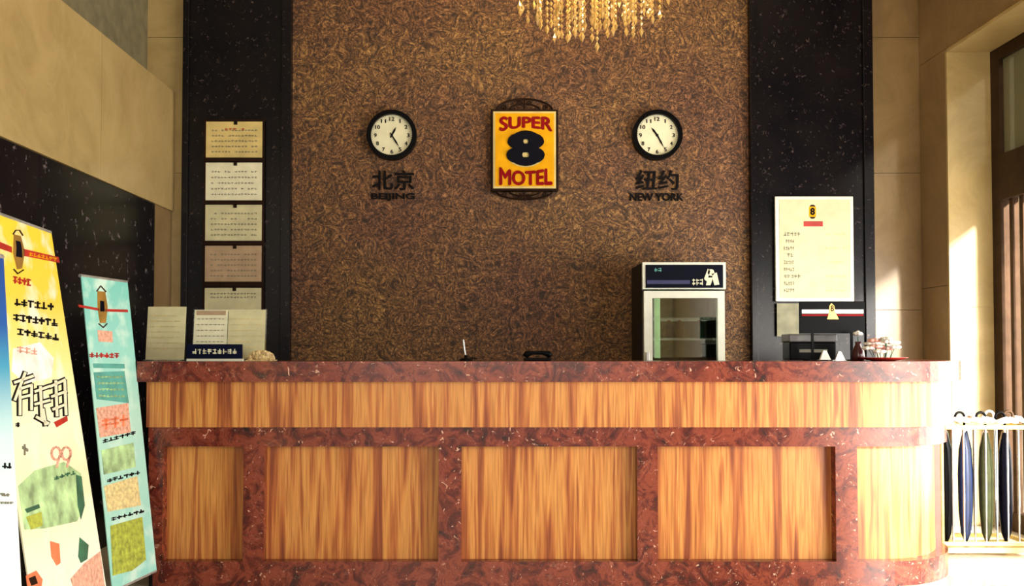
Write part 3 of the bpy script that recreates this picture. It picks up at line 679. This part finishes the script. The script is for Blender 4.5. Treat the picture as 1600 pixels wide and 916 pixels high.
decal(r, loc, [(150, 638), (200, 630), (204, 676), (156, 684)], SALMON, 'printed_picture', 2); squiggles(r, loc, 158, 664, 200, 656, 16, 3, ORANGE, w=3, layer=4)
decal(r, loc, [(158, 704), (208, 692), (212, 730), (162, 742)], GREENP, 'printed_picture', 2); decal(r, loc, [(162, 760), (214, 744), (220, 790), (168, 800)], SAND, 'printed_picture', 2)
for y_ in (690, 752, 812): squiggles(r, loc, 160+(y_-690)*.11, y_, 212+(y_-690)*.11, y_-14, 5, 6, INK, w=1.5)
decal(r, loc, [(172, 822), (222, 808), (228, 875), (206, 892), (176, 900)], LIME, 'printed_picture', 2)

# ------------------------------------------------------------------ umbrella rack
RX0, RX1 = at(1466, 750, 5.1).x, 3.02; RY0, RY1 = 5.06, 5.30; RT = at(1500, 668, 5.06).z; RB = at(1500, 850, 5.06).z
r = thing('umbrella_rack', ((RX0+RX1)/2, (RY0+RY1)/2, 0), 'brass-coloured umbrella rack beside the right wall opening', 'umbrella rack')
hx, hy = (RX1-RX0)/2, (RY1-RY0)/2
for sx in (-1, 1):
    for sy in (-1, 1): MB().cyl((sx*hx, sy*hy, .0), (sx*hx, sy*hy, RT+.02), .011, n=10).build('post', BRASS, r)
for z in (RT, RB):
    for sy in (-1, 1): MB().box((-hx, sy*hy-.008, z-.012), (hx, sy*hy+.008, z+.012), .003).build('rail', BRASS, r)
    for sx in (-1, 1): MB().box((sx*hx-.008, -hy, z-.012), (sx*hx+.008, hy, z+.012), .003).build('end_rail', BRASS, r)
box('side_plate', (-hx-.055, -hy-.01, .06), (-hx-.012, -hy+.03, RT-.06), mat('brown_lacquer', (84, 54, 38), .4), r)
box('drip_tray', (-hx+.01, -hy+.01, .02), (hx-.01, hy-.01, .05), BRASS, r)
for k in range(1, 8):
    xx = -hx+2*hx*k/8; MB().cyl((xx, -hy, RB), (xx, -hy, RT), .0055, n=8).build('bar', CHROME, r); MB().cyl((xx, hy, RB), (xx, hy, RT), .005, n=8).build('bar', CHROME, r)
DBLUE = mat('deep_blue_nylon', (12, 34, 74), .5); GREYN = mat('grey_nylon', (110, 122, 110), .5); OLIVE = mat('olive_nylon', (58, 62, 40), .5); TAN = mat('tan_nylon', (150, 120, 74), .5)
um = [(.045, BLACK, BLACK, 'black umbrella at the left end of the rack'), (.10, GREYN, SILK, 'grey-green umbrella between the leftmost black and the deep blue one'), (.155, DBLUE, BLACK, 'deep blue umbrella, left of the middle of the rack'),
      (.215, NAVY, SILK, 'navy umbrella with a white handle beside the deep blue one'), (.275, OLIVE, BLACK, 'dark olive umbrella in the middle of the rack'), (.33, SILK, SILK, 'white umbrella right of the olive one in the rack'),
      (.385, NUMB, BLACK, 'blue-black umbrella between the white and the tan ones'), (.44, TAN, BRONZE, 'tan umbrella at the right end of the rack')]
for i, (dx, m, hm, lb) in enumerate(um):
    x = RX0+.01+dx; yy = (RY0+RY1)/2 + (.05 if i % 2 else -.055)
    t = thing('umbrella', (x, yy, .052), lb, 'umbrella', 'umbrellas in the rack')
    MB().lathe([(.008, .02), (.026, .07), (.036, .2), (.038, .4), (.032, .54), (.018, .61), (.012, .64)], n=10).build('canopy', m, t, True)
    MB().cyl((0, 0, 0), (0, 0, .03), .004, n=8).build('tip', CHROME, t); MB().cyl((0, 0, .6), (0, 0, .69), .005, n=8).build('shaft', CHROME, t)
    h0 = .68; s = 1 if i % 2 else -1
    MB().tube([(0, 0, h0), (0, 0, h0+.04)]+[(s*(.026-.026*math.cos(a_)), 0, h0+.05+.026*math.sin(a_)) for a_ in [PI*k/8 for k in range(9)]]+[(s*.052, 0, h0+.035)], .0075, 8).build('handle', hm, t, True)
tb = MB()
random.seed(3)
rg = thing('plastic_sleeves', ((RX0+RX1)/2, RY0+.02, RT+.013), 'crumpled white plastic umbrella sleeves heaped along the rack top', 'umbrella sleeves')
for k in range(9):
    b = MB(); x = -hx+.03+k*(2*hx-.06)/8; z = 0
    pts = [(x-.035, random.uniform(-.03, .03), .01), (x-.012, random.uniform(-.03, .05), .02+random.uniform(0, .02)), (x+.014, random.uniform(-.03, .04), .012+random.uniform(0, .02)), (x+.036, random.uniform(-.02, .03), .012)]
    b.tube(pts, [.009, .018, .016, .008], 7); b.build('sleeve', SILK, rg, True)

# ------------------------------------------------------------------ chandelier
cp = at(928, 0, 5.0)
r = thing('chandelier', (cp.x, 5.0, ZC), 'gold crystal chandelier hanging in front of the brown wall', 'chandelier')
zb = at(900, 45, 5.0).z - ZC
MB().cyl((0, 0, -.9), (0, 0, 0), .012).build('rod', GOLD, r); MB().lathe([(.1, 0), (.1, -.015), (.03, -.06)], n=24).build('ceiling_rose', GOLD, r)
tiers = [(.42, zb+.42, 38), (.32, zb+.36, 30), (.22, zb+.3, 22), (.11, zb+.28, 12)]
for R, zz, n in tiers:
    b = MB(); b.tube([(R*math.cos(2*PI*k/40), R*math.sin(2*PI*k/40), zz) for k in range(41)], .009); b.build('ring', GOLD, r)
    for q in range(4): MB().tube([(0, 0, zz+.05), (R*math.cos(q*PI/2), R*math.sin(q*PI/2), zz)], .005).build('arm', GOLD, r)
strands = []
for L in (4, 5, 6, 7, 8):
    b = MB()
    for k in range(L): b.octa((0, 0, -.02-.036*k), .011, .017)
    b.octa((0, 0, -.02-.036*L-.012), .014, .032); strands.append(b.mesh('crystal_strand', CRYS))
random.seed(9)
for ti, (R, zz, n) in enumerate(tiers):
    for k in range(n):
        t = 2*PI*(k+random.uniform(-.2, .2))/n; L = random.choice((0, 1, 2, 2, 3)) if ti == 0 else random.choice((1, 2, 3, 3, 4))
        o = bpy.data.objects.new('crystal_strand', strands[L]); C.objects.link(o); o.parent = r
        o.location = (R*math.cos(t), R*math.sin(t), zz-.008); o.rotation_euler = (0, 0, random.uniform(0, 3))
BULB = mat('warm_bulb', (255, 214, 140), .4, emit=6)
for k in range(6):
    t = k*PI/3; MB().ball((.2*math.cos(t), .2*math.sin(t), zb+.34), .022, (1, 1, 1.4), 10, 8).build('bulb', BULB, r, True)
pl = bpy.data.lights.new('chandelier_light', 'POINT'); pl.energy = 48; pl.color = (1, .78, .45); pl.shadow_soft_size = .15
lo = bpy.data.objects.new('chandelier_light', pl); C.objects.link(lo); lo.location = (cp.x, 5.0, ZC+zb+.5)
